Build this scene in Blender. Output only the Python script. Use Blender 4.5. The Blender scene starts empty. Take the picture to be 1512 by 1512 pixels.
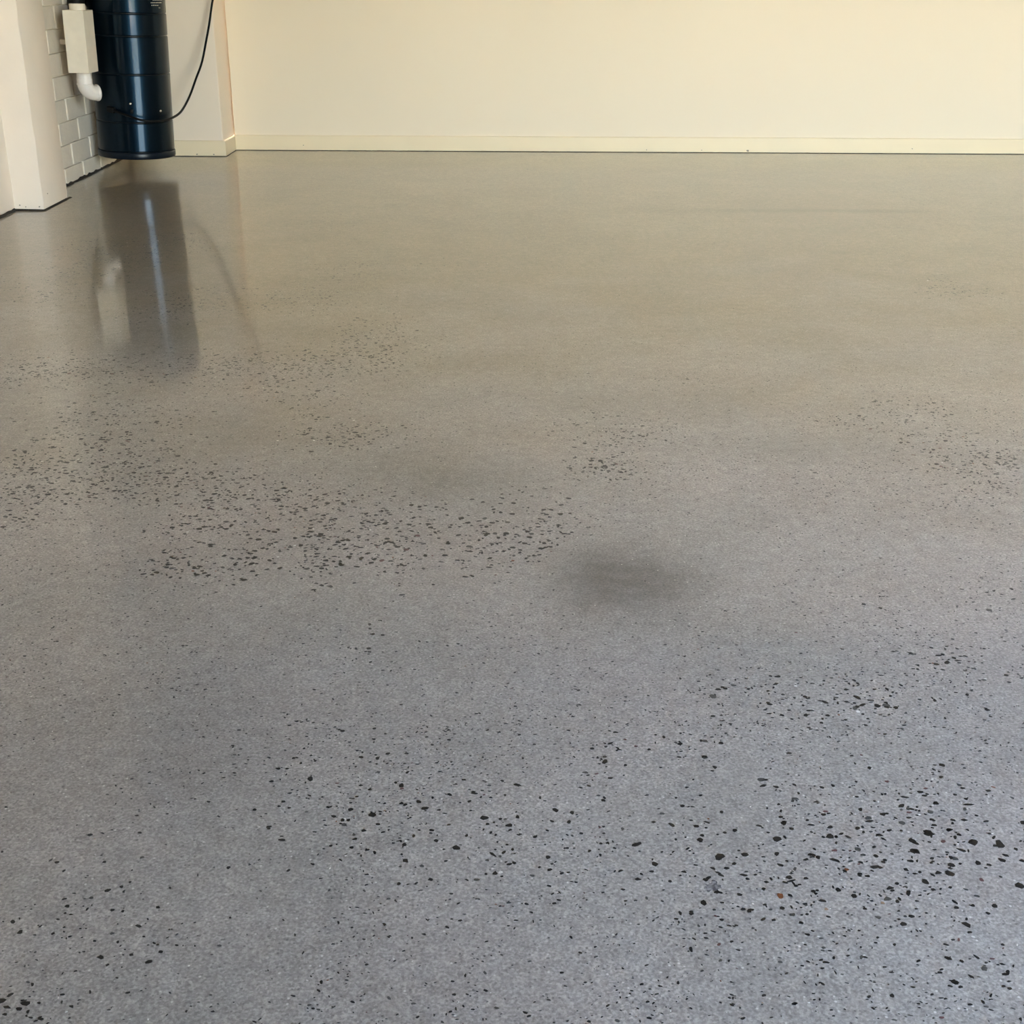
import bpy, bmesh, math
import numpy as np
from mathutils import Vector, Matrix

# ------------------------------------------------------------------ camera
sc = bpy.context.scene
COL = sc.collection
PITCH, ROLL, CAM_H, FOCAL_PX = math.radians(23.2), math.radians(0.3), 0.82, 1868.0
cam_data = bpy.data.cameras.new('camera')
cam = bpy.data.objects.new('camera', cam_data)
COL.objects.link(cam)
cam_data.sensor_width = 36.0
cam_data.sensor_fit = 'HORIZONTAL'
cam_data.lens = 36.0 * FOCAL_PX / 1512.0
cam_data.clip_start = 0.02
cam_data.clip_end = 300
fw = Vector((0, math.cos(PITCH), -math.sin(PITCH)))
up0 = Vector((0, math.sin(PITCH), math.cos(PITCH)))
rt0 = Vector((1, 0, 0))
rt = math.cos(ROLL) * rt0 + math.sin(ROLL) * up0
up = math.cos(ROLL) * up0 - math.sin(ROLL) * rt0
M = Matrix((rt, up, -fw)).transposed().to_4x4()
M.translation = Vector((0, 0, CAM_H))
cam.matrix_world = M
sc.camera = cam

# ------------------------------------------------------------------ world, sun, exposure
world = bpy.data.worlds.new('world')
sc.world = world
world.use_nodes = True
wn, wl = world.node_tree.nodes, world.node_tree.links
wn.clear()
sky = wn.new('ShaderNodeTexSky')
sky.sky_type = 'NISHITA'
sky.sun_disc = False
sky.sun_elevation = math.radians(48)
sky.sun_rotation = math.radians(20)
sky.air_density = 1.0
sky.dust_density = 2.5
bg = wn.new('ShaderNodeBackground')
bg.inputs['Strength'].default_value = 0.30
wout = wn.new('ShaderNodeOutputWorld')
tint = wn.new('ShaderNodeMix')                      # daylight as the camera's white balance renders it
tint.data_type, tint.blend_type = 'RGBA', 'MULTIPLY'
tint.inputs[0].default_value = 1.0
tint.inputs[7].default_value = (1.15, 1.0, 0.86, 1)
wl.new(sky.outputs[0], tint.inputs[6])
wl.new(tint.outputs[2], bg.inputs['Color'])
wl.new(bg.outputs[0], wout.inputs['Surface'])

sun_data = bpy.data.lights.new('sun', 'SUN')
sun_data.energy = 2.5
sun_data.angle = math.radians(0.6)
sun_data.color = (1.0, 0.86, 0.66)
sun = bpy.data.objects.new('sun', sun_data)
COL.objects.link(sun)
sun.rotation_euler = Vector((-0.25, -0.72, -0.80)).to_track_quat('-Z', 'Y').to_euler()

# the open garage doorway guides the sky light (portal: gives off no light itself)
DOOR_X0, DOOR_X1, DOOR_H = 0.98, 3.6, 2.25
FRONT_Y, BACK_Y, LEFT_X, RIGHT_X, CEIL_Z = -0.5, 6.41, -1.826, 6.0, 2.7
por = bpy.data.lights.new('doorway_portal', 'AREA')
por.shape = 'RECTANGLE'
por.size, por.size_y = DOOR_X1 - DOOR_X0, DOOR_H
por.cycles.is_portal = True
po = bpy.data.objects.new('doorway_portal', por)
COL.objects.link(po)
po.location = ((DOOR_X0 + DOOR_X1) / 2, FRONT_Y - 0.12, DOOR_H / 2)
po.rotation_euler = (math.radians(90), 0, 0)

sc.view_settings.view_transform = 'Standard'
sc.view_settings.look = 'None'
sc.view_settings.gamma = 1.0
sc.view_settings.use_curve_mapping = False
sc.view_settings.exposure = 4.72
sc.cycles.max_bounces = 8
sc.cycles.diffuse_bounces = 5
sc.cycles.glossy_bounces = 4
sc.cycles.use_denoising = True

# ------------------------------------------------------------------ helpers
def tag(o, label=None, cat=None, group=None, kind=None):
    if label: o['label'] = label
    if cat: o['category'] = cat
    if group: o['group'] = group
    if kind: o['kind'] = kind
    return o

def link(name, me, mat=None, parent=None):
    o = bpy.data.objects.new(name, me)
    COL.objects.link(o)
    if mat is not None and len(me.materials) == 0:
        me.materials.append(mat)
    if parent is not None:
        o.parent = parent
    return o

def from_bm(name, bm, mat=None, parent=None, smooth=None):
    bmesh.ops.recalc_face_normals(bm, faces=bm.faces)
    me = bpy.data.meshes.new(name)
    bm.to_mesh(me)
    bm.free()
    if smooth is not None:
        for p in me.polygons: p.use_smooth = True
        me.set_sharp_from_angle(angle=math.radians(smooth))
    return link(name, me, mat, parent)

def box_bm(x0, y0, z0, x1, y1, z1, bevel=0.0, seg=2):
    bm = bmesh.new()
    bmesh.ops.create_cube(bm, size=1.0)
    bmesh.ops.scale(bm, vec=(x1 - x0, y1 - y0, z1 - z0), verts=bm.verts)
    bmesh.ops.translate(bm, vec=((x0 + x1) / 2, (y0 + y1) / 2, (z0 + z1) / 2), verts=bm.verts)
    if bevel > 0:
        bmesh.ops.bevel(bm, geom=list(bm.edges), offset=bevel, segments=seg, profile=0.5, affect='EDGES')
    return bm

def box(name, x0, y0, z0, x1, y1, z1, mat, parent=None, bevel=0.0, seg=2):
    o = from_bm(name, box_bm(x0, y0, z0, x1, y1, z1, bevel, seg), mat, parent)
    for p in o.data.polygons: p.use_smooth = max(abs(c) for c in p.normal) < 0.97
    return o

def prism_xy(name, pts, z0, z1, mat, parent=None, bevel=0.0):
    """an outline in plan, extruded from z0 to z1"""
    bm = bmesh.new()
    lo = [bm.verts.new((x, y, z0)) for x, y in pts]
    hi = [bm.verts.new((x, y, z1)) for x, y in pts]
    n = len(pts)
    bm.faces.new(lo[::-1]); bm.faces.new(hi)
    for i in range(n):
        bm.faces.new((lo[i], lo[(i + 1) % n], hi[(i + 1) % n], hi[i]))
    if bevel:
        bmesh.ops.bevel(bm, geom=[e for e in bm.edges if abs(e.verts[0].co.z - e.verts[1].co.z) > 1e-6],
                        offset=bevel, segments=3, profile=0.5, affect='EDGES')
    return from_bm(name, bm, mat, parent, 35)

def lathe_bm(profile, n=64, close=True):
    """profile: list of (r, z)"""
    bm = bmesh.new()
    rings = []
    for r, z in profile:
        if r < 1e-6:
            rings.append([bm.verts.new((0, 0, z))])
        else:
            rings.append([bm.verts.new((r * math.cos(2 * math.pi * i / n), r * math.sin(2 * math.pi * i / n), z)) for i in range(n)])
    for a, b in zip(rings[:-1], rings[1:]):
        for i in range(n):
            j = (i + 1) % n
            if len(a) == 1 and len(b) == 1: continue
            if len(a) == 1: bm.faces.new((a[0], b[j], b[i]))
            elif len(b) == 1: bm.faces.new((a[i], a[j], b[0]))
            else: bm.faces.new((a[i], a[j], b[j], b[i]))
    return bm

def lathe(name, profile, mat, parent=None, n=64, smooth=40):
    return from_bm(name, lathe_bm(profile, n), mat, parent, smooth)

def catmull(pts, sub=8):
    P = [Vector(p) for p in pts]
    P = [2 * P[0] - P[1]] + P + [2 * P[-1] - P[-2]]
    out = []
    for i in range(1, len(P) - 2):
        p0, p1, p2, p3 = P[i - 1:i + 3]
        for k in range(sub):
            t = k / sub
            out.append(0.5 * ((2 * p1) + (p2 - p0) * t + (2 * p0 - 5 * p1 + 4 * p2 - p3) * t * t + (3 * p1 - p0 - 3 * p2 + p3) * t ** 3))
    out.append(P[-2].copy())
    return out

def tube_bm(path, radius, n=12, caps=True):
    """sweep a circle; radius may be a number or a list"""
    bm = bmesh.new()
    path = [Vector(p) for p in path]
    tang = [(path[min(i + 1, len(path) - 1)] - path[max(i - 1, 0)]).normalized() for i in range(len(path))]
    ref = Vector((0, 0, 1)) if abs(tang[0].z) < 0.9 else Vector((1, 0, 0))
    u = (ref - tang[0] * ref.dot(tang[0])).normalized()
    rings = []
    for i, (p, t) in enumerate(zip(path, tang)):
        u = (u - t * u.dot(t)).normalized()
        v = t.cross(u)
        r = radius[i] if isinstance(radius, (list, tuple)) else radius
        rings.append([bm.verts.new(p + r * (math.cos(2 * math.pi * k / n) * u + math.sin(2 * math.pi * k / n) * v)) for k in range(n)])
    for a, b in zip(rings[:-1], rings[1:]):
        for k in range(n):
            bm.faces.new((a[k], a[(k + 1) % n], b[(k + 1) % n], b[k]))
    if caps:
        bm.faces.new(rings[0][::-1]); bm.faces.new(rings[-1])
    return bm

def tube(name, path, radius, mat, parent=None, n=12):
    return from_bm(name, tube_bm(path, radius, n), mat, parent, 40)

# ------------------------------------------------------------------ materials
class Nodes:
    def __init__(self, name):
        self.m = bpy.data.materials.new(name)
        self.m.use_nodes = True
        self.t = self.m.node_tree
        self.b = self.t.nodes['Principled BSDF']
        self.co = None
    def n(self, kind, **kw):
        nd = self.t.nodes.new(kind)
        for k, v in kw.items(): setattr(nd, k, v)
        return nd
    def l(self, a, b): self.t.links.new(a, b)
    def pos(self):
        if self.co is None:
            self.co = self.n('ShaderNodeNewGeometry').outputs['Position']
        return self.co
    def noise(self, scale, detail=3, rough=0.5, vec=None, dist=0.0):
        nd = self.n('ShaderNodeTexNoise')
        nd.inputs['Scale'].default_value = scale
        nd.inputs['Detail'].default_value = detail
        nd.inputs['Roughness'].default_value = rough
        nd.inputs['Distortion'].default_value = dist
        self.l(vec if vec is not None else self.pos(), nd.inputs['Vector'])
        return nd.outputs['Fac']
    def rng(self, v, a, b, c, d, smooth=False):
        nd = self.n('ShaderNodeMapRange')
        if smooth: nd.interpolation_type = 'SMOOTHSTEP'
        for k, x in zip(('From Min', 'From Max', 'To Min', 'To Max'), (a, b, c, d)): nd.inputs[k].default_value = x
        self.l(v, nd.inputs['Value'])
        return nd.outputs['Result']
    def math(self, op, a, b=None):
        nd = self.n('ShaderNodeMath', operation=op)
        for i, x in enumerate((a, b)):
            if x is None: continue
            if isinstance(x, (int, float)): nd.inputs[i].default_value = x
            else: self.l(x, nd.inputs[i])
        return nd.outputs[0]
    def mix(self, fac, a, b, mode='MIX'):
        nd = self.n('ShaderNodeMix', data_type='RGBA', blend_type=mode)
        for key, x in ((0, fac), (6, a), (7, b)):
            if isinstance(x, (int, float)): nd.inputs[key].default_value = x
            elif isinstance(x, tuple): nd.inputs[key].default_value = (*x, 1) if len(x) == 3 else x
            else: self.l(x, nd.inputs[key])
        return nd.outputs[2]
    def gray(self, v):
        nd = self.n('ShaderNodeCombineColor')
        for i in range(3): self.l(v, nd.inputs[i])
        return nd.outputs[0]
    def bump(self, h, strength, dist=0.01):
        nd = self.n('ShaderNodeBump')
        nd.inputs['Strength'].default_value = strength
        nd.inputs['Distance'].default_value = dist
        self.l(h, nd.inputs['Height'])
        self.l(nd.outputs[0], self.b.inputs['Normal'])
    def set(self, **kw):
        for k, v in kw.items():
            s = self.b.inputs[k.replace('_', ' ')]
            if isinstance(v, tuple): s.default_value = (*v, 1) if len(v) == 3 else v
            elif isinstance(v, (int, float)): s.default_value = v
            else: self.l(v, s)
        return self

def paint(name, col, rough=0.6, var=0.03, scale=3.0, bump=0.0, bscale=60, spec=0.5):
    N = Nodes(name)
    f = N.rng(N.noise(scale, 2, 0.6), 0.3, 0.7, 1 - var, 1 + var)
    N.set(Base_Color=N.mix(1.0, col, N.gray(f), 'MULTIPLY'), Roughness=rough, Specular_IOR_Level=spec)
    if bump: N.bump(N.noise(bscale, 3, 0.6), bump, 0.004)
    return N.m

M_WALL = paint('cream_wall_paint', (0.86, 0.745, 0.575), 0.75, 0.015, 0.8, 0.0, 220, 0.3)
M_NIB = paint('plaster_return_paint', (0.86, 0.74, 0.60), 0.75, 0.02, 1.2, 0.0, 220, 0.3)
M_PIER = paint('pier_render_paint', (0.85, 0.745, 0.63), 0.6, 0.03, 4.0, 0.25, 30, 0.4)
M_BRICK = paint('painted_brick', (0.76, 0.685, 0.58), 0.5, 0.04, 14.0, 0.35, 70, 0.5)
M_MORTAR = paint('painted_mortar', (0.84, 0.775, 0.64), 0.45, 0.06, 20.0, 0.5, 120, 0.5)
M_SKIRT = paint('cream_gloss_skirting', (0.86, 0.725, 0.505), 0.5, 0.02, 5.0, 0.03, 40, 0.3)
M_RIGHT = paint('low_bounce_brown', (0.40, 0.32, 0.24), 0.85, 0.12, 9)  # unseen right wall: brown finish made up to cut its bounce light
M_CEIL = paint('unlined_ceiling', (0.37, 0.30, 0.22), 0.8, 0.01)
M_GAP = paint('dark_joint_sealant', (0.02, 0.016, 0.012), 0.8, 0.2, 60)
M_CHIP = paint('bare_patch', (0.30, 0.26, 0.20), 0.8, 0.2, 60)
M_MUFF = paint('muffler_offwhite', (0.82, 0.745, 0.62), 0.4, 0.05, 18)
M_PVC = paint('white_pvc', (0.82, 0.76, 0.71), 0.22, 0.02, 12)
M_BLACK = paint('black_rubber', (0.005, 0.005, 0.005), 0.5, 0.1, 40, 0, 60, 0.15)
M_STEEL = Nodes('zinc_screw').set(Base_Color=(0.8, 0.8, 0.78), Metallic=1.0, Roughness=0.22).m
M_PRINT = paint('silver_print', (0.62, 0.62, 0.55), 0.5, 0.1, 200)
M_DOOR = paint('roller_door_steel', (0.62, 0.60, 0.55), 0.45, 0.03, 4)
M_DRIVE = paint('driveway_concrete', (0.54, 0.47, 0.38), 0.85, 0.1, 2.0)
M_LAWN = paint('dry_lawn', (0.12, 0.15, 0.05), 0.95, 0.3, 3.0)
M_FENCE = paint('fence_render', (0.30, 0.31, 0.22), 0.85, 0.05, 2.0)

def canister_material():
    N = Nodes('navy_metallic_enamel')
    fl = N.rng(N.noise(900, 2, 0.5), 0.35, 0.65, 0.8, 1.25)
    N.set(Base_Color=N.mix(1.0, (0.0032, 0.0125, 0.024), N.gray(fl), 'MULTIPLY'), Metallic=0.85, Roughness=0.30, Specular_IOR_Level=0.2,
          Coat_Weight=0.26, Coat_Roughness=0.07, Coat_IOR=1.5)
    return N.m
M_NAVY = canister_material()
M_NAVYRIM = Nodes('navy_black_rim').set(Base_Color=(0.004, 0.008, 0.014), Roughness=0.3, Specular_IOR_Level=0.25).m

def floor_material():
    N = Nodes('polished_concrete')
    p = N.pos()
    cloud = N.rng(N.noise(1.3, 3, 0.55, dist=0.4), 0.3, 0.7, 0.90, 1.10)
    mid = N.rng(N.noise(7.0, 2, 0.6), 0.3, 0.7, 0.94, 1.06)
    patch = N.rng(N.noise(45.0, 2, 0.6), 0.3, 0.7, 0.88, 1.12)
    cells = N.n('ShaderNodeTexVoronoi')
    cells.inputs['Scale'].default_value = 430.0
    N.l(p, cells.inputs['Vector'])
    sc_ = N.n('ShaderNodeSeparateColor')
    N.l(cells.outputs['Color'], sc_.inputs[0])
    sand = N.math('MULTIPLY', N.rng(N.noise(260.0, 2, 0.7), 0.32, 0.68, 0.76, 1.24), N.rng(sc_.outputs[2], 0.0, 1.0, 0.78, 1.22))
    st = N.n('ShaderNodeAttribute', attribute_name='stain')
    wob = N.rng(N.noise(9.0, 3, 0.65), 0.3, 0.7, 0.7, 1.3)
    stain = N.math('SUBTRACT', 1.0, N.math('MULTIPLY', st.outputs['Fac'], wob))
    val = N.math('MULTIPLY', N.math('MULTIPLY', cloud, mid), N.math('MULTIPLY', patch, sand))
    val = N.math('MULTIPLY', val, stain)
    hue = N.rng(N.noise(2.1, 1, 0.5), 0.35, 0.65, 0.0, 1.0)
    base = N.mix(hue, (0.302, 0.296, 0.284), (0.316, 0.298, 0.286))
    base = N.mix(N.math('MULTIPLY', st.outputs['Fac'], 1.6), base, (0.270, 0.290, 0.305))
    # towards the back wall the slab colour turns darker and beige
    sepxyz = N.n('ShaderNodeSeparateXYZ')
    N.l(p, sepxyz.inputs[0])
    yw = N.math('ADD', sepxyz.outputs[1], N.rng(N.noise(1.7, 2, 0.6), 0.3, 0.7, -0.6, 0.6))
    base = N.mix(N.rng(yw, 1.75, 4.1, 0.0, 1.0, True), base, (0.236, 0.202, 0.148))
    col = N.mix(1.0, base, N.gray(val), 'MULTIPLY')
    # tiny dark and pale grains of sand in the ground surface
    vor = N.n('ShaderNodeTexVoronoi')
    vor.inputs['Scale'].default_value = 230.0
    N.l(p, vor.inputs['Vector'])
    sep = N.n('ShaderNodeSeparateColor')
    N.l(vor.outputs['Color'], sep.inputs[0])
    near = N.rng(vor.outputs['Distance'], 0.22, 0.34, 1.0, 0.0)
    pale = N.math('MULTIPLY', near, N.math('GREATER_THAN', sep.outputs[0], 0.975))
    dark = N.math('MULTIPLY', near, N.math('GREATER_THAN', sep.outputs[1], 0.90))
    col = N.mix(N.math('MULTIPLY', dark, 0.55), col, (0.06, 0.06, 0.06))
    col = N.mix(N.math('MULTIPLY', pale, 0.8), col, (0.62, 0.62, 0.60))
    rough = N.rng(N.noise(2.5, 1, 0.5), 0.3, 0.7, 0.05, 0.11)
    N.set(Base_Color=col, Roughness=0.42, IOR=1.5, Coat_Weight=0.9, Coat_IOR=1.5, Coat_Roughness=rough)
    return N.m
M_FLOOR = floor_material()

def stone_material(name, col):
    N = Nodes(name)
    f = N.rng(N.noise(150, 2, 0.5), 0.3, 0.7, 0.7, 1.4)
    N.set(Base_Color=N.mix(1.0, col, N.gray(f), 'MULTIPLY'), Roughness=0.42, IOR=1.4, Coat_Weight=0.8, Coat_IOR=1.5, Coat_Roughness=0.08)
    return N.m
STONE_MATS = {'k': stone_material('black_basalt_stone', (0.009, 0.010, 0.011)),
              'g': stone_material('grey_stone', (0.06, 0.062, 0.060)),
              'b': stone_material('rust_brown_stone', (0.16, 0.055, 0.022)),
              't': stone_material('tan_stone', (0.26, 0.18, 0.12)),
              'm': stone_material('maroon_stone', (0.10, 0.05, 0.05)),
              'w': stone_material('white_quartz_stone', (0.60, 0.60, 0.57))}

# stones and stains of this slab, in metres on the floor (x, y, half-width, half-depth, ...)
CLUSTERS = [(-0.429, 1.698, 0.06, 0.028, 3.0, 1.3), (-0.291, 1.792, 0.074, 0.061, 3.5, 1.2), (-0.204, 1.763, 0.083, 0.064, 5.0, 1.3), (-0.12, 1.764, 0.052, 0.054, 3.5, 1.2), (0.026, 1.861, 0.046, 0.07, 5.0, 1.35), (-0.042, 1.75, 0.041, 0.029, 2.5, 1.1), (-0.218, 1.913, 0.067, 0.051, 2.0, 1.0), (-0.83, 2.072, 0.083, 0.058, 3.0, 1.0), (-0.712, 2.035, 0.094, 0.044, 3.2, 1.0), (-0.62, 2.065, 0.059, 0.048, 3.0, 1.0), (-0.446, 1.968, 0.08, 0.065, 2.5, 1.1), (-0.465, 1.815, 0.064, 0.047, 2.0, 1.0), (-0.806, 1.905, 0.055, 0.051, 1.5, 1.0), (-0.901, 2.395, 0.067, 0.092, 1.6, 1.0), (-0.716, 2.286, 0.091, 0.096, 1.6, 1.0), (-0.802, 2.21, 0.1, 0.072, 1.0, 1.0), (-1.063, 2.704, 0.082, 0.072, 2.4, 1.0), (-0.909, 2.692, 0.089, 0.082, 2.0, 1.0), (-0.755, 2.736, 0.106, 0.095, 1.6, 0.9), (-0.569, 2.713, 0.075, 0.073, 2.0, 1.0), (-0.464, 2.768, 0.084, 0.054, 4.0, 1.0), (-0.338, 2.882, 0.064, 0.104, 2.5, 0.9), (-0.396, 2.362, 0.037, 0.073, 3.0, 1.0), (-0.308, 2.292, 0.065, 0.054, 2.8, 1.0), (-0.466, 2.543, 0.071, 0.065, 1.5, 0.9), (-0.893, 3.295, 0.107, 0.132, 1.8, 0.9), (-0.58, 3.362, 0.109, 0.099, 2.2, 0.9), (-0.514, 3.696, 0.06, 0.081, 1.6, 0.9), (-1.219, 4.011, 0.128, 0.189, 3.0, 0.9), (-0.373, 3.13, 0.051, 0.067, 1.6, 0.9), (-1.301, 3.44, 0.13, 0.119, 1.2, 0.8), (-1.211, 3.698, 0.119, 0.136, 1.2, 0.8), (-0.239, 3.767, 0.182, 0.075, 0.7, 0.8), (-0.225, 2.973, 0.049, 0.061, 1.0, 0.8), (-0.684, 4.469, 0.095, 0.154, 0.5, 0.7), (0.16, 2.119, 0.037, 0.034, 4.0, 1.1), (0.194, 2.3, 0.072, 0.07, 1.6, 0.9), (0.818, 2.475, 0.056, 0.057, 2.6, 0.9), (0.676, 2.379, 0.074, 0.045, 1.6, 0.8), (0.804, 2.29, 0.052, 0.054, 2.2, 0.9), (0.833, 2.18, 0.075, 0.078, 1.5, 0.9), (0.896, 2.147, 0.049, 0.062, 1.5, 0.9), (1.239, 3.497, 0.076, 0.074, 2.8, 1.0), (1.205, 3.647, 0.04, 0.044, 1.5, 1.0), (0.814, 2.016, 0.059, 0.108, 1.2, 0.9), (0.883, 3.409, 0.093, 0.039, 0.5, 0.9), (0.594, 2.092, 0.072, 0.059, 0.5, 0.8), (0.389, 2.654, 0.059, 0.05, 0.6, 0.8), (-0.175, 1.47, 0.054, 0.033, 1.4, 1.0), (-0.176, 1.178, 0.045, 0.078, 1.2, 0.9), (-0.176, 1.09, 0.02, 0.023, 1.6, 1.3), (-0.079, 1.065, 0.049, 0.039, 1.2, 1.1), (0.005, 1.082, 0.039, 0.04, 1.6, 1.2), (-0.042, 1.012, 0.04, 0.018, 1.2, 1.0), (0.076, 1.094, 0.043, 0.035, 1.0, 1.0), (0.161, 1.095, 0.036, 0.046, 1.4, 1.2), (0.373, 1.352, 0.046, 0.026, 2.0, 1.2), (0.4, 1.324, 0.05, 0.034, 2.0, 1.2), (0.254, 1.338, 0.033, 0.028, 1.0, 1.0), (0.599, 1.424, 0.053, 0.035, 1.8, 1.1), (0.673, 1.617, 0.058, 0.038, 1.2, 1.0), (0.429, 1.064, 0.063, 0.039, 2.0, 1.6), (0.476, 1.037, 0.034, 0.048, 2.2, 1.6), (0.271, 1.035, 0.075, 0.048, 1.8, 1.3), (0.322, 0.965, 0.078, 0.043, 1.6, 1.3), (0.435, 1.133, 0.059, 0.03, 2.0, 1.3), (0.24, 1.102, 0.057, 0.041, 1.3, 1.2), (0.221, 1.221, 0.046, 0.038, 1.2, 1.1), (0.475, 0.966, 0.033, 0.038, 1.5, 1.4), (0.447, 0.898, 0.037, 0.043, 0.9, 1.2), (0.128, 1.22, 0.046, 0.041, 0.8, 1.0), (-0.423, 0.964, 0.071, 0.043, 0.9, 1.1), (-0.472, 1.003, 0.037, 0.071, 0.9, 1.0), (-0.231, 1.145, 0.033, 0.049, 1.2, 1.0), (-0.432, 0.829, 0.01, 0.014, 1.2, 2.0), (-0.353, 0.901, 0.049, 0.035, 0.8, 1.0), (-0.476, 1.045, 0.041, 0.032, 0.5, 1.0), (-0.3, 1.025, 0.047, 0.042, 0.6, 1.0)]
STAINS = [(0.162, 1.65, 0.064, 0.08, 0.60), (0.124, 1.677, 0.04, 0.057, 0.1), (0.232, 1.701, 0.061, 0.058, 0.1), (-0.541, 2.289, 0.117, 0.162, 0.2), (-0.089, 2.025, 0.129, 0.119, 0.2), (-0.202, 2.114, 0.109, 0.101, 0.08), (0.536, 2.223, 0.178, 0.051, 0.14), (-0.624, 1.646, 0.147, 0.066, 0.06), (-0.286, 1.555, 0.159, 0.08, 0.1), (-0.435, 1.242, 0.125, 0.098, 0.1), (0.103, 2.507, 0.169, 0.063, 0.08), (0.337, 2.467, 0.195, 0.061, 0.06), (0.91, 2.877, 0.144, 0.081, 0.06), (0.607, 4.751, 0.101, 0.057, 0.1), (-0.216, 3.385, 0.147, 0.108, 0.1), (-0.71, 3.026, 0.199, 0.088, 0.08), (-0.462, 3.031, 0.15, 0.05, 0.08), (0.73, 3.744, 0.223, 0.056, 0.05), (0.004, 3.242, 0.177, 0.057, 0.06), (0.34, 1.494, 0.064, 0.047, 0.06), (0.03, 0.949, 0.051, 0.037, 0.03), (-0.158, 0.92, 0.044, 0.036, 0.03), (0.151, 0.839, 0.047, 0.031, 0.025), (1.036, 4.017, 0.022, 0.016, 0.25), (-0.457, 4.85, 0.046, 0.045, 0.12), (0.722, 2.685, 0.09, 0.061, 0.08), (-0.819, 2.932, 0.113, 0.107, 0.06), (-0.074, 2.296, 0.104, 0.046, 0.05)]
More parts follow.
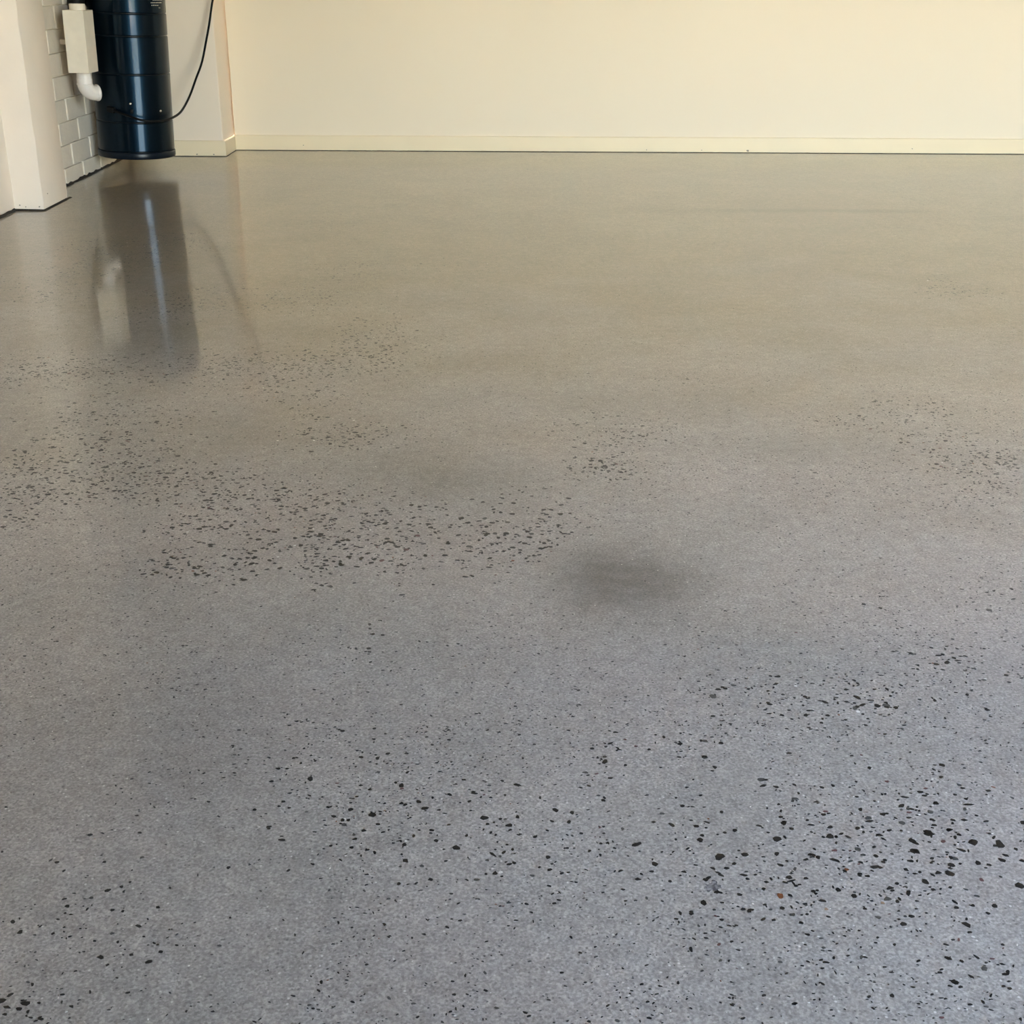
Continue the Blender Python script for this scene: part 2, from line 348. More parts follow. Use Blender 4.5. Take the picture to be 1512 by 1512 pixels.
BIG = [(0.4336, 1.0735, 0.0127, 0.0078, 0.1386, 'k'), (0.4745, 1.0595, 0.0111, 0.011, 0.0, 'k'), (0.5009, 1.0575, 0.009, 0.0131, 0.0, 'k'), (0.407, 0.9982, 0.0067, 0.008, 0.0, 'k'), (0.4686, 1.0273, 0.0061, 0.0073, 0.0, 'k'), (0.332, 0.9769, 0.0059, 0.0058, 0.0, 'k'), (0.2105, 1.0347, 0.0127, 0.0082, 0.731, 'k'), (0.195, 1.0616, 0.0064, 0.0065, -0.2722, 'k'), (0.498, 0.9929, 0.0091, 0.0087, -0.7149, 'k'), (0.4581, 1.0474, 0.0108, 0.0039, -0.6304, 'k'), (0.2607, 0.9763, 0.0059, 0.0078, 0.0, 'b'), (0.3342, 1.0159, 0.0054, 0.0041, 0.0, 'b'), (0.301, 0.9584, 0.0039, 0.0038, 0.0, 't'), (0.4633, 1.0016, 0.004, 0.0051, 0.0, 'm'), (0.3569, 0.9674, 0.0039, 0.0038, 0.0, 't'), (0.4106, 1.0914, 0.007, 0.0063, -0.5313, 'g'), (0.4462, 1.1103, 0.0065, 0.0059, 0.0, 'g'), (0.3934, 0.8644, 0.0072, 0.0049, 0.0, 'k'), (0.4447, 0.8771, 0.0042, 0.005, 0.0, 'k'), (0.3333, 0.848, 0.0041, 0.0048, 0.0, 'k'), (0.3538, 1.2993, 0.0065, 0.0075, 0.0, 'k'), (0.4449, 1.3215, 0.0084, 0.0073, -0.8242, 'k'), (0.4256, 1.34, 0.012, 0.0055, -1.0089, 'k'), (0.4021, 1.1905, 0.0053, 0.0066, 0.0, 'k'), (0.4851, 1.1965, 0.0076, 0.0066, 0.0, 'k'), (0.4262, 1.1365, 0.0096, 0.0036, -0.1447, 'k'), (0.4482, 1.1391, 0.0066, 0.0037, 0.0, 'k'), (0.3139, 1.0872, 0.0085, 0.0034, 0.0, 'k'), (0.3818, 1.0709, 0.0079, 0.0044, -0.2737, 'k'), (0.2755, 0.9982, 0.0116, 0.0029, 0.3109, 'k'), (0.3261, 1.0304, 0.0118, 0.0039, -0.5128, 'k'), (0.2694, 1.0395, 0.0069, 0.0045, 1.2159, 'k'), (0.233, 1.0775, 0.0061, 0.0052, 0.5275, 'k'), (0.1938, 1.0839, 0.0064, 0.0045, -0.1398, 'k'), (0.227, 0.955, 0.0045, 0.0047, 0.0, 'k'), (0.2593, 0.9591, 0.0052, 0.0047, 0.0, 'k'), (0.1718, 0.9509, 0.0048, 0.0044, 0.4883, 'k'), (0.1988, 0.9427, 0.0047, 0.0035, -0.4856, 'k'), (0.2217, 0.978, 0.0053, 0.0038, -0.2568, 'k'), (0.2153, 1.017, 0.0061, 0.0041, 0.0, 'k'), (0.2018, 1.0169, 0.0062, 0.0036, -0.7245, 'k'), (0.2002, 0.9966, 0.0063, 0.0034, -0.8134, 'k'), (0.2997, 0.9699, 0.0079, 0.0038, -0.1287, 'k'), (0.3718, 0.9695, 0.0039, 0.0048, 0.0, 'k'), (0.4633, 0.9635, 0.0057, 0.0061, -0.9737, 'k'), (0.4268, 0.9689, 0.0072, 0.0032, -0.892, 'k'), (0.3794, 0.9487, 0.0058, 0.0049, -0.6987, 'k'), (0.4422, 0.9643, 0.0045, 0.0038, 0.0, 'k'), (0.5006, 1.0392, 0.0072, 0.0046, -0.7317, 'k'), (0.4939, 1.0317, 0.0081, 0.0049, -0.5128, 'k'), (0.4151, 1.0579, 0.0078, 0.0039, -0.6341, 'k'), (0.4776, 1.0966, 0.0079, 0.0046, -0.1408, 'k'), (0.4997, 1.0945, 0.0075, 0.0033, 0.4089, 'k'), (0.4909, 1.1237, 0.0131, 0.0036, 0.0863, 'k'), (0.5145, 1.049, 0.0041, 0.0054, 0.0, 'k'), (0.4784, 1.0243, 0.0061, 0.0042, 0.0, 'k'), (0.3936, 1.0164, 0.0058, 0.0048, -0.5083, 'k'), (0.4174, 1.0084, 0.006, 0.0032, -0.9894, 'k'), (-0.4527, 0.9214, 0.005, 0.0054, 0.0, 'k'), (-0.4384, 0.8363, 0.0061, 0.0072, 1.3047, 'k'), (-0.4334, 0.8434, 0.0066, 0.0035, 0.7549, 'k'), (-0.4645, 0.9349, 0.0061, 0.0038, -0.8818, 'k'), (-0.108, 1.0514, 0.0048, 0.0054, 0.0, 'k'), (-0.1084, 0.9911, 0.004, 0.005, 0.0, 'k'), (-0.1758, 1.0911, 0.0043, 0.0057, 0.0, 'k'), (-0.1701, 1.0911, 0.0043, 0.0046, 0.0, 'k'), (0.129, 1.0534, 0.012, 0.005, 0.5204, 'k'), (-0.0173, 1.0361, 0.0108, 0.0035, -0.8284, 'k'), (-0.0149, 1.008, 0.0054, 0.0061, 0.0, 'k'), (0.0477, 1.1104, 0.0077, 0.0049, -0.7579, 'k'), (0.0074, 1.0984, 0.0043, 0.0058, 0.0, 'k'), (0.1686, 1.086, 0.0082, 0.0044, -0.9338, 'k'), (0.1839, 1.1187, 0.0056, 0.0044, 0.5401, 'k'), (0.3533, 1.1568, 0.0037, 0.005, 0.0, 'k'), (0.3966, 0.8936, 0.0072, 0.0044, -0.8632, 'k'), (0.423, 0.8955, 0.0069, 0.0028, -1.0293, 'k'), (0.41, 0.8711, 0.0067, 0.0034, -1.0206, 'k'), (0.1651, 0.9031, 0.0031, 0.0069, 0.0, 'k'), (0.285, 0.8877, 0.0067, 0.0025, -0.1208, 'k'), (-0.3419, 0.8925, 0.0045, 0.004, -0.4707, 'k'), (-0.3975, 0.8159, 0.0057, 0.003, 0.0, 'k'), (-0.2628, 0.942, 0.0025, 0.0028, 0.0, 'k'), (0.5171, 1.5779, 0.0057, 0.0062, 0.0, 'k'), (0.4965, 1.59, 0.0067, 0.0062, 0.0, 'k'), (0.5764, 1.3136, 0.0074, 0.0061, 0.0, 'k'), (0.563, 1.3477, 0.005, 0.0064, 0.0, 'k'), (0.5189, 1.3346, 0.0042, 0.0063, 0.0, 'k'), (0.2568, 1.3574, 0.0077, 0.0048, 0.1659, 'k'), (0.3175, 1.2191, 0.007, 0.0041, 0.0, 'k')]
MARK = [(0.571, 4.764), (1.673, 4.712)]

# ------------------------------------------------------------------ floor
def gauss_sum(x, y, items, k=4):
    s = np.zeros_like(x)
    for it in items:
        s += it[k] * np.exp(-0.5 * (((x - it[0]) / it[2]) ** 2 + ((y - it[1]) / it[3]) ** 2))
    return s

def build_floor():
    step = 0.025
    nx = int((RIGHT_X + 0.1 - LEFT_X + 0.1) / step); ny = int((BACK_Y + 0.1 - FRONT_Y + 0.2) / step)
    xs = np.linspace(LEFT_X - 0.1, RIGHT_X + 0.1, nx); ys = np.linspace(FRONT_Y - 0.2, BACK_Y + 0.1, ny)
    X, Y = np.meshgrid(xs, ys)
    co = np.stack([X, Y, np.zeros_like(X)], -1).reshape(-1, 3)
    i = np.arange(nx * ny).reshape(ny, nx)
    q = np.stack([i[:-1, :-1], i[:-1, 1:], i[1:, 1:], i[1:, :-1]], -1).reshape(-1, 4)
    me = bpy.data.meshes.new('floor')
    me.vertices.add(len(co)); me.vertices.foreach_set('co', co.ravel())
    me.loops.add(q.size); me.loops.foreach_set('vertex_index', q.ravel().astype(np.int32))
    me.polygons.add(len(q)); me.polygons.foreach_set('loop_start', (np.arange(len(q)) * 4).astype(np.int32))
    me.update(calc_edges=True)
    s = gauss_sum(X, Y, STAINS)
    # long drag mark: a thin curved smear across the far part of the slab
    yc = MARK[0][1] + (X - MARK[0][0]) / (MARK[1][0] - MARK[0][0]) * (MARK[1][1] - MARK[0][1]) + 0.05 * np.sin((X - MARK[0][0]) * 1.9)
    inx = np.clip((X - MARK[0][0]) / 0.25, 0, 1) * np.clip((MARK[1][0] - X) / 0.25, 0, 1)
    s += 0.34 * inx * np.exp(-0.5 * ((Y - yc) / 0.028) ** 2) * (0.75 + 0.25 * np.sin(X * 6.0))
    a = me.attributes.new('stain', 'FLOAT', 'POINT')
    a.data.foreach_set('value', np.clip(s, 0, 0.7).ravel().astype(np.float32))
    f = link('floor', me, M_FLOOR)
    return tag(f, 'grey polished concrete garage floor with exposed black stones', None, None, 'structure')

FLOOR = build_floor()

# stones ground flush with the surface
RS = np.random.RandomState(11)
SHAPES = []
for k in range(28):
    n = RS.randint(6, 9)
    ang = np.sort((np.arange(n) + RS.uniform(-0.32, 0.32, n)) * 2 * np.pi / n)
    rad = RS.uniform(0.62, 1.12, n)
    pt = np.stack([np.cos(ang) * rad, np.sin(ang) * rad], 1)
    pt -= (pt.max(0) + pt.min(0)) / 2
    pt /= (pt.max(0) - pt.min(0))
    SHAPES.append(pt)                       # fits a 1 x 1 square

def field(x, y):
    """slow random field that breaks the stones into patches"""
    s = np.zeros_like(x)
    r2 = np.random.RandomState(5)
    for f, a in ((2.2, 1.0), (5.0, 0.8), (11.0, 0.7), (23.0, 0.5)):
        for _ in range(4):
            th, ph = r2.uniform(0, 2 * np.pi, 2)
            s += a * np.sin(f * (np.cos(th) * x + np.sin(th) * y) * r2.uniform(0.7, 1.4) * 2 + ph)
    return s / 4.0

def scatter():
    stones = [(b[0], b[1], b[2], b[3], b[4], b[5]) for b in BIG]
    area = (-1.80, 3.2, 0.35, 6.0)
    peak = 9000
    n = int((area[1] - area[0]) * (area[3] - area[2]) * peak)
    x = RS.uniform(area[0], area[1], n); y = RS.uniform(area[2], area[3], n)
    cl = gauss_sum(x, y, CLUSTERS) * 1400
    wsz = gauss_sum(x, y, [(c[0], c[1], c[2], c[3], c[4] * c[5]) for c in CLUSTERS]) * 1400
    fld = field(x, y)
    w_ = np.where(y < 1.35, 1.1, np.where((x > 0.55) & (y > 1.6), 0.6, 1.25))
    cl *= w_; wsz *= w_
    base = np.clip(2800 * np.clip(1.0 + 0.9 * fld, 0.1, 2.2), 250, 6000) * np.clip((3.6 - y) / 1.6, 0.02, 1.0)
    base *= np.clip(1.0 - np.where(y < 1.3, 1.5, 4.0) * gauss_sum(x, y, STAINS), 0.04, 1.0) * np.where(y < 1.3, 2.7, np.where(y < 1.75, 1.5, 1.0))
    d = base + cl * np.clip(1.0 + 0.8 * fld, 0.15, 1.8)
    keep = RS.uniform(0, peak, n) < d
    x, y, cl, wsz, d = x[keep], y[keep], cl[keep], wsz[keep], d[keep]
    sf = np.where(cl > 1, wsz / np.maximum(cl, 1), 1.0)
    sf = 0.85 * (1 - cl / (cl + 700)) + sf * cl / (cl + 700)
    size = np.exp(RS.normal(np.log(0.0024), 0.47, len(x))) * sf * (1.0 + 0.75 * np.clip((y - 1.1) / 1.0, 0, 1) * cl / (cl + 700))
    size = np.minimum(np.clip(size, 0.0014, 0.0085), np.where(cl < 500, 0.0040, 0.0085))
    asp = RS.uniform(0.42, 1.0, len(x))
    ang = np.where(RS.uniform(size=len(x)) < 0.5, RS.uniform(-0.5, 0.5, len(x)), RS.uniform(-1.57, 1.57, len(x)))
    u = RS.uniform(size=len(x))
    asp = np.where(cl < 900, asp * 0.75, asp)
    for i in range(len(x)):
        c = 'k' if u[i] < 0.78 else 'g' if u[i] < 0.93 else 'w' if u[i] < 0.965 else 't' if u[i] < 0.972 else 'b' if u[i] < 0.984 else 'm'
        q = 0.55 if c in 'wtb' else 1.0
        stones.append((x[i], y[i], size[i] * 1.15 * q, size[i] * asp[i] * q, ang[i], c))
    return stones

STONES = scatter()
def apparent(s):
    d2 = s[0] ** 2 + s[1] ** 2 + CAM_H ** 2
    inside = abs(s[0]) < 0.47 * (s[1] + 0.1) and s[1] > 0.83
    return s[2] * s[3] / d2 * (CAM_H / math.sqrt(d2)) if inside else 0
order = sorted(range(len(STONES)), key=lambda i: -apparent(STONES[i]))
TOP = set(order[:300])
TOPZ, BOTZ = 0.0003, -0.003
_cache = {}
def stone_mesh(k, c):
    if (k, c) in _cache: return _cache[(k, c)]
    pt = SHAPES[k]
    bm = bmesh.new()
    lo = [bm.verts.new((x, y, BOTZ)) for x, y in pt]; hi = [bm.verts.new((x * 0.97, y * 0.97, TOPZ)) for x, y in pt]
    bm.faces.new(lo[::-1]); bm.faces.new(hi)
    for i in range(len(pt)): bm.faces.new((lo[i], lo[(i + 1) % len(pt)], hi[(i + 1) % len(pt)], hi[i]))
    me = bpy.data.meshes.new('stone'); bm.to_mesh(me); bm.free()
    me.materials.append(STONE_MATS[c])
    _cache[(k, c)] = me
    return me
for i in order[:300]:
    x, y, l, w, a, c = STONES[i]
    o = link('stone', stone_mesh(i % len(SHAPES), c), None, FLOOR)
    o.location = (x, y, 0); o.rotation_euler = (0, 0, a); o.scale = (l, w, 1)

def aggregate():
    V, Fc, MI = [], [], []
    keys = list(STONE_MATS)
    base = 0
    for i, (x, y, l, w, a, c) in enumerate(STONES):
        if i in TOP: continue
        pt = SHAPES[i % len(SHAPES)]
        n = len(pt)
        ca, sa = math.cos(a), math.sin(a)
        px, py = pt[:, 0] * l, pt[:, 1] * w
        wx, wy = x + ca * px - sa * py, y + sa * px + ca * py
        V.append(np.stack([wx, wy, np.full(n, -0.001)], 1)); V.append(np.stack([wx, wy, np.full(n, TOPZ)], 1))
        Fc.append(list(range(base + n, base + 2 * n))); MI.append(keys.index(c))
        for k in range(n):
            Fc.append([base + k, base + (k + 1) % n, base + n + (k + 1) % n, base + n + k]); MI.append(keys.index(c))
        base += 2 * n
    me = bpy.data.meshes.new('fine_aggregate')
    me.from_pydata(np.concatenate(V).tolist(), [], Fc)
    for k in keys: me.materials.append(STONE_MATS[k])
    me.polygons.foreach_set('material_index', np.array(MI, np.int32))
    me.update()
    o = link('fine_aggregate', me, None, FLOOR)
    o['kind'] = 'stuff'
    o['label'] = 'small black and grey stones ground flush with the concrete'
    return o
aggregate()

# a grey cement smear with two dark stones beside it
def smear():
    bm = bmesh.new()
    r = np.random.RandomState(3)
    vs = []
    for k in range(22):
        t = 2 * math.pi * k / 22
        q = 1 + r.uniform(-0.5, 0.35)
        vs.append(bm.verts.new((0.0085 * q * math.cos(t), 0.0075 * q * math.sin(t), 0)))
    bm.faces.new(vs)
    ex = bmesh.ops.extrude_face_region(bm, geom=list(bm.faces))
    bmesh.ops.translate(bm, vec=(0, 0, 0.0004), verts=[v for v in ex['geom'] if isinstance(v, bmesh.types.BMVert)])
    N = Nodes('cement_smear_grey')
    N.set(Base_Color=N.mix(N.rng(N.noise(160, 3), 0.40, 0.60, 0, 1), (0.07, 0.07, 0.08), (0.26, 0.255, 0.255)), Roughness=0.5, Coat_Weight=0.6, Coat_Roughness=0.1)
    o = from_bm('cement_smear', bm, N.m, FLOOR)
    o.location = (0.197, 0.989, 0.0)
    o['label'] = 'small dark grey smear on the concrete'
smear()

# ------------------------------------------------------------------ walls
T = 0.15
def structure(o, label=None):
    o['kind'] = 'structure'
    if label: o['label'] = label
    return o

wb = structure(box('wall_back', -1.365, BACK_Y, 0, RIGHT_X, BACK_Y + T, CEIL_Z, M_WALL), 'plain cream painted wall across the back of the garage')
NIB_Y, NIB_X = 6.182, -1.374
nib = structure(prism_xy('wall_return', [(LEFT_X - T, NIB_Y), (NIB_X, NIB_Y), (NIB_X, BACK_Y + T), (LEFT_X - T, BACK_Y + T)], 0, CEIL_Z, M_NIB, None, 0.006),
                'short boxed out plaster wall in the corner behind the dark blue canister')
PIER_Y0, PIER_Y1, PIER_X = 4.692, 4.955, -1.718
wl_ = structure(box('wall_left', LEFT_X - T, FRONT_Y - T, 0.0, LEFT_X - 0.009, NIB_Y, CEIL_Z, M_MORTAR), 'cream painted brick side wall on the left')
box('plaster_face', LEFT_X - 0.009, FRONT_Y, 0.010, LEFT_X, PIER_Y0 + 0.05, CEIL_Z, M_PIER, wl_)
wr = structure(box('wall_right', RIGHT_X, FRONT_Y - T, 0, RIGHT_X + T, BACK_Y + T, CEIL_Z, M_RIGHT), 'brown wall on the right, unseen, its finish toned to cut bounce light')
structure(box('ceiling', LEFT_X - T, FRONT_Y - T, CEIL_Z, RIGHT_X + T, BACK_Y + T, CEIL_Z + 0.12, M_CEIL), 'dim timber coloured garage ceiling, above the picture')
wf = structure(box('wall_front', LEFT_X - T, FRONT_Y - T, 0, DOOR_X0, FRONT_Y, CEIL_Z, M_WALL), 'cream wall beside the garage doorway, behind the camera')
box('lintel', DOOR_X0, FRONT_Y - T, DOOR_H, DOOR_X1, FRONT_Y, CEIL_Z, M_WALL, wf)
box('wall_end', DOOR_X1, FRONT_Y - T, 0, RIGHT_X, FRONT_Y, CEIL_Z, M_WALL, wf)

# bricks of the side wall between pier and corner: each one proud of the joints
PITCH_Y, PITCH_Z = 0.24, 0.088
def brick_mesh(ln, k):
    bm = box_bm(-0.014, -ln / 2, -0.0425, 0.0, ln / 2, 0.0425, 0.0026, 2)
    r = np.random.RandomState(100 + k)
    for v in bm.verts:
        if v.co.x > -0.004: v.co.x += r.uniform(-0.0003, 0.0003)
        v.co.y += r.uniform(-0.0008, 0.0008); v.co.z += r.uniform(-0.0006, 0.0006)
    bmesh.ops.recalc_face_normals(bm, faces=bm.faces)
    me = bpy.data.meshes.new('brick'); bm.to_mesh(me); bm.free()
    for p in me.polygons: p.use_smooth = max(abs(c) for c in p.normal) < 0.97
    me.materials.append(M_BRICK)
    return me
full = [brick_mesh(PITCH_Y - 0.016, k) for k in range(6)]
RB = np.random.RandomState(8)
row = 0
z = 0.066 - PITCH_Z / 2
while z + 0.044 < CEIL_Z:
    off = 5.268 if row % 2 == 0 else 5.388
    y = off - PITCH_Y * 3
    while y < NIB_Y:
        a, b = max(y + 0.008, PIER_Y1 + 0.001), min(y + PITCH_Y - 0.008, NIB_Y - 0.001)
        if b - a > 0.03:
            me = full[RB.randint(6)] if b - a > PITCH_Y - 0.017 else brick_mesh(b - a, RB.randint(1000))
            o = link('brick', me, None, wl_)
            o.location = (LEFT_X + RB.uniform(-0.0005, 0.0005), (a + b) / 2, z)
            o.rotation_euler = (RB.uniform(-0.003, 0.003), RB.uniform(-0.001, 0.001), RB.uniform(-0.001, 0.001))
        y += PITCH_Y
    z += PITCH_Z; row += 1

# the pier
def pier():
    pts = [(LEFT_X - 0.05, PIER_Y0), (PIER_X, PIER_Y0), (PIER_X, PIER_Y1), (LEFT_X - 0.05, PIER_Y1)]
    bm = bmesh.new()
    r = np.random.RandomState(21)
    rings = []
    zs = [0.007] + [0.03 + 0.055 * i for i in range(int((CEIL_Z - 0.03) / 0.055))] + [CEIL_Z]
    for zz in zs:
        j = 0.0016
        rings.append([bm.verts.new((x + r.uniform(-j, j), y + r.uniform(-j, j), zz + (r.uniform(-0.002, 0.002) if zz < 0.01 else 0))) for x, y in pts])
    for a, b in zip(rings[:-1], rings[1:]):
        for i in range(4): bm.faces.new((a[i], a[(i + 1) % 4], b[(i + 1) % 4], b[i]))
    bm.faces.new(rings[0][::-1]); bm.faces.new(rings[-1])
    bmesh.ops.recalc_face_normals(bm, faces=bm.faces)
    edges = [e for e in bm.edges if all(abs(v.co.x - PIER_X) < 0.004 for v in e.verts) and abs(e.verts[0].co.y - e.verts[1].co.y) < 0.01]
    bmesh.ops.bevel(bm, geom=edges, offset=0.005, segments=2, profile=0.5, affect='EDGES')
    o = from_bm('wall_pier', bm, M_PIER, None, 35)
    return structure(o, 'cream rendered pier standing out from the left wall')
PIER = pier()
# dark open joint along the foot of pier and brick wall
box('joint', LEFT_X - 0.06, PIER_Y0 + 0.004, 0.0, PIER_X - 0.004, PIER_Y1 - 0.004, 0.0085, M_GAP, PIER)
def ragged_joint(name, pts, w, h, parent, seed):
    """thin dark sealant bead of uneven height along a line on the floor"""
    r = np.random.RandomState(seed)
    bm = bmesh.new()
    prev = None
    P = []
    for (a, b) in zip(pts[:-1], pts[1:]):
        a, b = Vector((*a, 0)), Vector((*b, 0))
        n = max(2, int((b - a).length / 0.03))
        for k in range(n): P.append(a.lerp(b, k / n))
    P.append(Vector((*pts[-1], 0)))
    for i, p in enumerate(P):
        t = (P[min(i + 1, len(P) - 1)] - P[max(i - 1, 0)]).normalized()
        nn = Vector((t.y, -t.x, 0))
        hh = h * r.uniform(0.45, 1.15); ww = w * r.uniform(0.6, 1.2)
        cur = [bm.verts.new(p - nn * 0.003), bm.verts.new(p - nn * 0.003 + Vector((0, 0, hh))), bm.verts.new(p + nn * ww * 0.5 + Vector((0, 0, hh * 0.6))), bm.verts.new(p + nn * ww + Vector((0, 0, 0.0002)))]
        if prev:
            for k in range(3): bm.faces.new((prev[k], prev[k + 1], cur[k + 1], cur[k]))
        prev = cur
    return from_bm(name, bm, M_GAP, parent, 60)
ragged_joint('sealant', [(LEFT_X, PIER_Y1), (LEFT_X, NIB_Y)], 0.010, 0.011, wl_, 1)
ragged_joint('sealant', [(LEFT_X, 1.0), (LEFT_X, PIER_Y0)], 0.008, 0.009, wl_, 2)
ragged_joint('sealant', [(LEFT_X, PIER_Y0), (PIER_X, PIER_Y0), (PIER_X, PIER_Y1 + 0.03)], 0.007, 0.0045, PIER, 3)

# paint chips at the foot of the pier
def chip(x, y, z, ax, s, parent, seed):
    r = np.random.RandomState(seed)
    bm = bmesh.new()
    vs = []
    for k in range(7):
        t = 2 * math.pi * k / 7; q = s * r.uniform(0.6, 1.2)
        a, b = q * math.cos(t), q * math.sin(t) * 0.8
        vs.append(bm.verts.new((x + a, y, z + b) if ax == 'y' else (x, y + a, z + b)))
    f = bm.faces.new(vs)
    ex = bmesh.ops.extrude_face_region(bm, geom=[f])
    d = Vector((0, -0.0015, 0)) if ax == 'y' else Vector((0.0015, 0, 0))
    bmesh.ops.translate(bm, vec=d, verts=[v for v in ex['geom'] if isinstance(v, bmesh.types.BMVert)])
    return from_bm('paint_chip', bm, M_CHIP, parent)
for k, (x, zc, s) in enumerate(((-1.806, 0.020, 0.0035), (-1.785, 0.014, 0.003), (-1.735, 0.014, 0.0035))):
    chip(x, PIER_Y0 - 0.0005, zc, 'y', s, PIER, 40 + k)
for k, (y, zc, s) in enumerate(((4.74, 0.055, 0.003),)):
    chip(PIER_X + 0.001, y, zc, 'x', s, PIER, 50 + k)

# skirting boards
SK_H, SK_T = 0.072, 0.012
def skirting(name, pts, label, mat=M_SKIRT):
    """pts: plan line along the wall foot, room on the right hand side of travel"""
    prof = [(0, 0.0025), (SK_T, 0.0025), (SK_T, SK_H - 0.008), (SK_T - 0.001, SK_H - 0.003), (SK_T - 0.004, SK_H), (0, SK_H)]
    bm = bmesh.new()
    P = [Vector((*p, 0)) for p in pts]
    dirs = [(b - a).normalized() for a, b in zip(P[:-1], P[1:])]
    rings = []
    for i, p in enumerate(P):
        d0 = dirs[max(i - 1, 0)]; d1 = dirs[min(i, len(dirs) - 1)]
        n0, n1 = Vector((d0.y, -d0.x, 0)), Vector((d1.y, -d1.x, 0))
        m = (n0 + n1); m = m / (1 + n0.dot(n1))
        rings.append([bm.verts.new(p + m * o + Vector((0, 0, zz))) for o, zz in prof])
    for a, b in zip(rings[:-1], rings[1:]):
        for k in range(len(prof)):
            bm.faces.new((a[k], a[(k + 1) % len(prof)], b[(k + 1) % len(prof)], b[k]))
    bm.faces.new(rings[0]); bm.faces.new(rings[-1][::-1])
    return structure(from_bm(name, bm, mat, None, 30), label)
sb = skirting('baseboard_back', [(NIB_X + 0.0125, BACK_Y), (RIGHT_X, BACK_Y)], 'long cream skirting board along the back wall')
sn = skirting('baseboard_return', [(LEFT_X + 0.004, NIB_Y), (NIB_X, NIB_Y), (NIB_X, BACK_Y)], 'short cream skirting board wrapping the boxed out corner wall')
skirting('baseboard_right', [(RIGHT_X, BACK_Y - 0.013), (RIGHT_X, FRONT_Y)], 'cream skirting board along the right wall')
ragged_joint('sealant', [(NIB_X + 0.014, BACK_Y - SK_T), (RIGHT_X - 0.02, BACK_Y - SK_T)], 0.003, 0.0035, sb, 5)
ragged_joint('sealant', [(LEFT_X + 0.01, NIB_Y - SK_T), (NIB_X + SK_T, NIB_Y - SK_T), (NIB_X + SK_T, BACK_Y - SK_T)], 0.003, 0.0035, sn, 6)
for k, (x, zc, s) in enumerate(((-1.03, 0.026, 0.003), (1.95, 0.024, 0.003), (0.65, 0.012, 0.003), (0.92, 0.012, 0.003))):
    chip(x, BACK_Y - SK_T - 0.0002, zc, 'y', s, sb, 60 + k)
chip(1.145, BACK_Y - SK_T - 0.0002, 0.010, 'y', 0.006, sb, 70)
for k, (x, zc) in enumerate(((-1.50, 0.010), (-1.42, 0.009))):
    chip(x, NIB_Y - SK_T - 0.0002, zc, 'y', 0.004, sn, 80 + k)

# garage door rolled up over the doorway, guide tracks, and the world outside
dr = bpy.data.objects.new('door_1', None); COL.objects.link(dr)
structure(dr, 'steel roller door wound up above the open doorway')
rl = lathe('rolled_curtain', [(0.0, 0), (0.15, 0), (0.15, 3.3), (0.0, 3.3)], M_DOOR, dr, 32)
rl.rotation_euler = (0, math.radians(90), 0); rl.location = (DOOR_X0 - 0.05, FRONT_Y + 0.18, 2.40)
for xx in (DOOR_X0 - 0.06, DOOR_X1): box('guide_track', xx, FRONT_Y, 0, xx + 0.06, FRONT_Y + 0.05, 2.3, M_DOOR, dr)
structure(box('ground', -30, -40, -0.25, 30, FRONT_Y - T, -0.05, M_LAWN), 'lawn outside the garage')
d2 = bpy.data.objects.new('added_dark_door', None); COL.objects.link(d2)  # unseen dark door, added so the canister reflects something dark
structure(d2, 'closed charcoal door added behind the camera to darken the canister reflections')
M_CHAR = paint('added_door_charcoal', (0.05, 0.05, 0.05), 0.5, 0.05, 4)
for k in range(5):
    box('added_door_panel', -1.65, FRONT_Y, 0.01 + 0.44 * k, 0.45, FRONT_Y + 0.03, 0.01 + 0.44 * k + 0.43, M_CHAR, d2, 0.006)
structure(box('driveway', 0.0, -14, -0.06, 5.2, FRONT_Y - 0.2, 0.0, M_DRIVE), 'concrete driveway in front of the garage doorway')
structure(box('boundary_wall', -14, -16.2, -0.05, 18, -16, 2.0, M_FENCE), 'rendered boundary wall across the street')

# ------------------------------------------------------------------ the vacuum canister on the wall
CX, CY, CZ, CR = -1.645, 5.692, 0.070, 0.160
LEAN = math.radians(2.0)
can = bpy.data.objects.new('vacuum_canister', None); COL.objects.link(can)
can.location = (CX, CY, CZ); can.rotation_euler = (0, LEAN, 0)
tag(can, 'tall glossy dark navy cylinder of a ducted vacuum hung in the left corner', 'vacuum cleaner')
SEAMS = [0.028, 0.150, 0.342, 0.492, 0.580, 0.74]   # heights above the bottom
def section(z0, z1):
    g, r = 0.0022, CR
    return [(r - 0.006, z0), (r - 0.0022, z0 + 0.0008), (r, z0 + 0.0042), (r, z0 + 0.0052), (r, z1 - 0.0052), (r, z1 - 0.0042), (r - 0.0022, z1 - 0.0008), (r - 0.006, z1)]
for a, b in zip(SEAMS[:-1], SEAMS[1:]):
    lathe('drum_section', section(a + 0.0008, b - 0.0008), M_NAVY, can, 128)
lathe('inner_drum', [(0, 0.006), (CR - 0.0055, 0.006), (CR - 0.0055, 0.74), (0, 0.74)], M_NAVYRIM, can, 96)
lathe('base_rim', [(0.0, 0.004), (CR - 0.012, 0.004), (CR - 0.012, 0.0), (CR + 0.001, 0.0), (CR + 0.003, 0.003), (CR + 0.003, 0.021), (CR + 0.0005, 0.026), (CR - 0.006, 0.028)], M_NAVYRIM, can, 128)
lathe('motor_head', [(CR - 0.004, 0.74), (CR, 0.745), (CR, 0.747), (CR, 0.808), (CR, 0.81), (CR - 0.02, 0.84), (CR - 0.07, 0.858), (0, 0.862)], M_NAVY, can, 96)
def on_drum(theta, zz, out=0.0):
    """theta: 0 faces -y, positive turns towards +x"""
    return Vector(((CR + out) * math.sin(theta), -(CR + out) * math.cos(theta), zz))
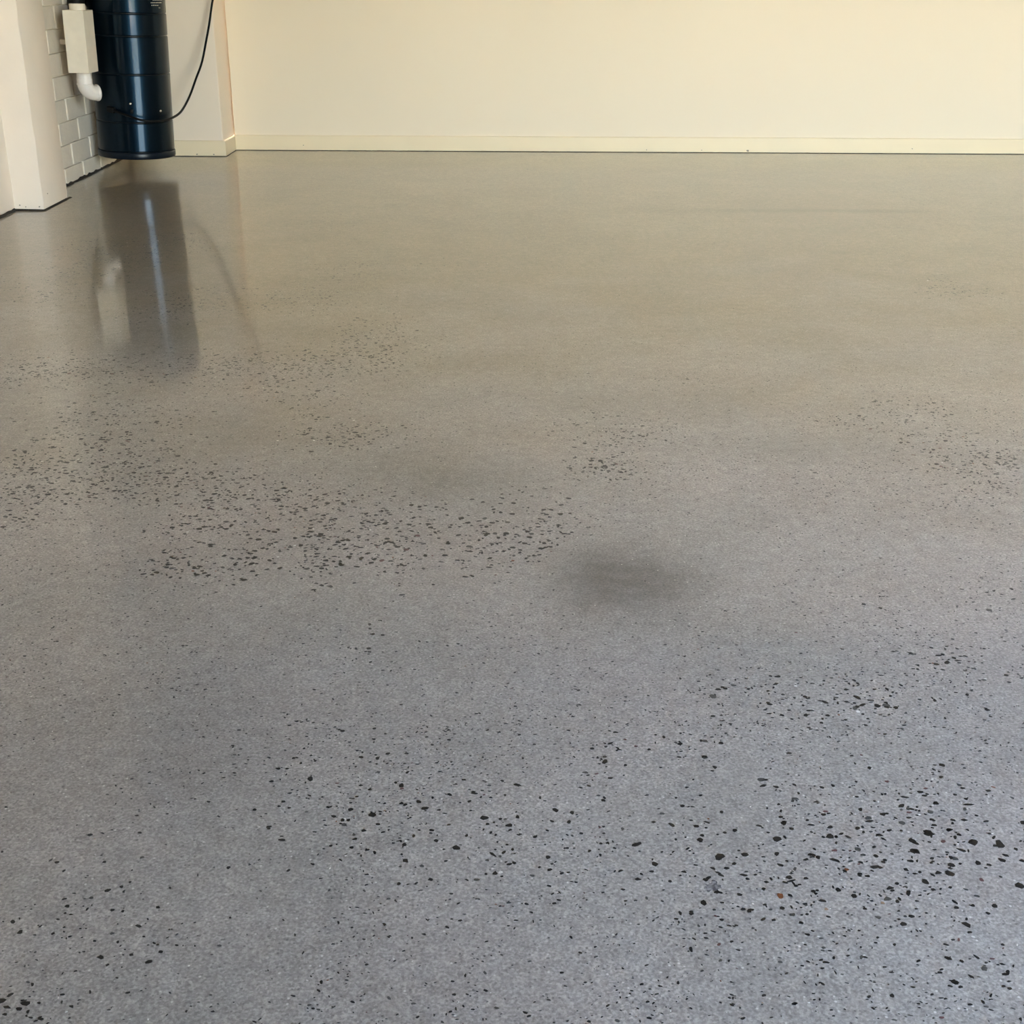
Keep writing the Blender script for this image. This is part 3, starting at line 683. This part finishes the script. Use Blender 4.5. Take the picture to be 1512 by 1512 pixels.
def screw(theta, zz, s=0.0055):
    o = lathe('screw', [(0, 0.004), (s * 0.5, 0.0036), (s * 0.85, 0.0022), (s, 0.0), (s, -0.003), (0, -0.003)], M_STEEL, can, 20, 60)
    o.location = on_drum(theta, zz)
    o.rotation_euler = (math.radians(90), 0, theta)
    return o
screw(0.20, 0.228); screw(1.02, 0.196)
# dark cord clip on the drum
cl = bpy.data.meshes
clip = from_bm('cord_clip', box_bm(-0.006, -0.010, -0.006, 0.006, 0.002, 0.010, 0.002), M_BLACK, can, 40)
clip.location = on_drum(0.22, 0.196); clip.rotation_euler = (0, 0, 0.22)
# printed notice high on the right-hand side: rows of tiny silver lettering
def notice():
    bm = bmesh.new()
    r = np.random.RandomState(4)
    rows = [0.672, 0.661, 0.650, 0.641, 0.632, 0.622, 0.612, 0.602]
    spans = [(1.02, 1.42), (1.03, 1.42), (1.05, 1.42), (0.98, 1.38), (1.0, 1.40), (0.93, 1.36), (0.95, 1.20), (1.22, 1.27)]
    for zz, (t0, t1) in zip(rows, spans):
        t = t0
        while t < t1:
            w = r.uniform(0.010, 0.026)
            hh = r.uniform(0.0022, 0.0034)
            q = [bm.verts.new(on_drum(tt, zz + dz, 0.0004)) for tt, dz in ((t, 0), (t + w, 0), (t + w, hh), (t, hh))]
            bm.faces.new(q)
            t += w + r.choice([0.008, 0.008, 0.022])
    o = from_bm('printed_notice', bm, M_PRINT, can)
    o['label'] = 'rows of tiny silver printed text'
notice()
# steel bracket that carries the drum on the brick wall
box('wall_bracket', -CR - 0.020, -0.06, 0.60, -CR + 0.006, 0.06, 0.68, M_BLACK, can, 0.002)

# ------------------------------------------------------------------ exhaust muffler box with elbow
mf = bpy.data.objects.new('exhaust_muffler', None); COL.objects.link(mf)
MX, MY, MZ = -1.7295, 5.362, 0.434
mf.location = (MX, MY, MZ); mf.rotation_euler = (0, math.radians(1.3), 0)
tag(mf, 'off-white rectangular muffler box with white elbow pipe beside the navy canister', 'muffler')
box('muffler_box', -0.041, -0.062, 0.0, 0.041, 0.062, 0.232, M_MUFF, mf, 0.0015)
box('wall_strap', LEFT_X - MX + 0.001, 0.035, 0.10, -0.040, 0.055, 0.12, M_BRICK, mf, 0.002)
lathe('top_cap', [(0, 0.228), (0.0305, 0.228), (0.0305, 0.253), (0.029, 0.255), (0.024, 0.255), (0.023, 0.250), (0, 0.250)], M_MUFF, mf, 40)
pipe = lathe('down_pipe', [(0.0, 0.004), (0.0285, 0.004), (0.0285, -0.022), (0.0305, -0.0225), (0.0305, -0.024), (0.0285, -0.0245), (0.0285, -0.05), (0.0, -0.05)], M_PVC, mf, 40)
d = Vector((0.72, 0.69, 0)).normalized()
RB_ = 0.041
path = [Vector((0, 0, -0.022))]
for k in range(0, 15):
    t = math.pi / 2 * k / 14
    path.append(Vector((0, 0, -0.040)) + d * (RB_ * (1 - math.cos(t))) + Vector((0, 0, -RB_ * math.sin(t))))
end = path[-1]
path.append(end + d * 0.012)
rad = [0.0300] * len(path)
el = tube('elbow', path, rad, M_PVC, mf, 32)
def ring(name, p, axis, r0, w, parent):
    o = lathe(name, [(r0 - 0.004, -w / 2), (r0, -w / 2), (r0 + 0.0014, -w / 4), (r0 + 0.0014, w / 4), (r0, w / 2), (r0 - 0.004, w / 2)], M_PVC, parent, 36)
    o.location = p; o.rotation_euler = axis.to_track_quat('Z', 'Y').to_euler()
    return o
ring('collar', Vector((0, 0, -0.046)), Vector((0, 0, 1)), 0.0305, 0.005, el)
ring('collar', end + d * 0.008, d, 0.0310, 0.010, el)

# black hose behind the muffler, bending into the motor head of the canister
inv = (Matrix.Translation(can.location) @ can.rotation_euler.to_matrix().to_4x4()).inverted()
hs = tube('hose', [inv @ p for p in catmull([(-1.790, 5.575, 0.50), (-1.790, 5.565, 0.60), (-1.789, 5.56, 0.72), (-1.783, 5.565, 0.80), (-1.765, 5.585, 0.85), (-1.725, 5.62, 0.868)], 6)], 0.034, M_BLACK, can, 20)
hs['label'] = 'black hose behind the muffler box'

# ------------------------------------------------------------------ power cord
cord_pts = [(-1.675, 5.525, 0.271), (-1.642, 5.505, 0.262), (-1.598, 5.485, 0.251), (-1.56, 5.475, 0.24), (-1.517, 5.49, 0.232), (-1.483, 5.53, 0.229), (-1.46, 5.6, 0.232), (-1.449, 5.7, 0.241), (-1.448, 5.8, 0.26), (-1.441, 5.9, 0.302), (-1.427, 5.97, 0.362), (-1.407, 6.03, 0.43), (-1.39, 6.07, 0.514), (-1.375, 6.1, 0.59), (-1.355, 6.12, 0.689), (-1.335, 6.2, 0.8), (-1.318, 6.33, 0.95), (-1.31, 6.385, 1.15)]
crd = tube('power_cord', [inv @ p for p in catmull(cord_pts, 8)], 0.0049, M_BLACK, can, 12)
crd['label'] = 'thin black power cord sagging across the corner wall'
pl = from_bm('plug', box_bm(-0.022, -0.010, -0.011, 0.012, 0.010, 0.011, 0.004), M_BLACK, crd, 40)
pl.location = inv @ Vector((-1.684, 5.533, 0.272)); pl.rotation_euler = (0, 0.2, -0.2)
pw = from_bm('plug', box_bm(-0.016, -0.018, -0.02, 0.016, 0.018, 0.02, 0.004), M_BLACK, crd, 40)
pw.location = inv @ Vector((-1.31, 6.39, 1.165))
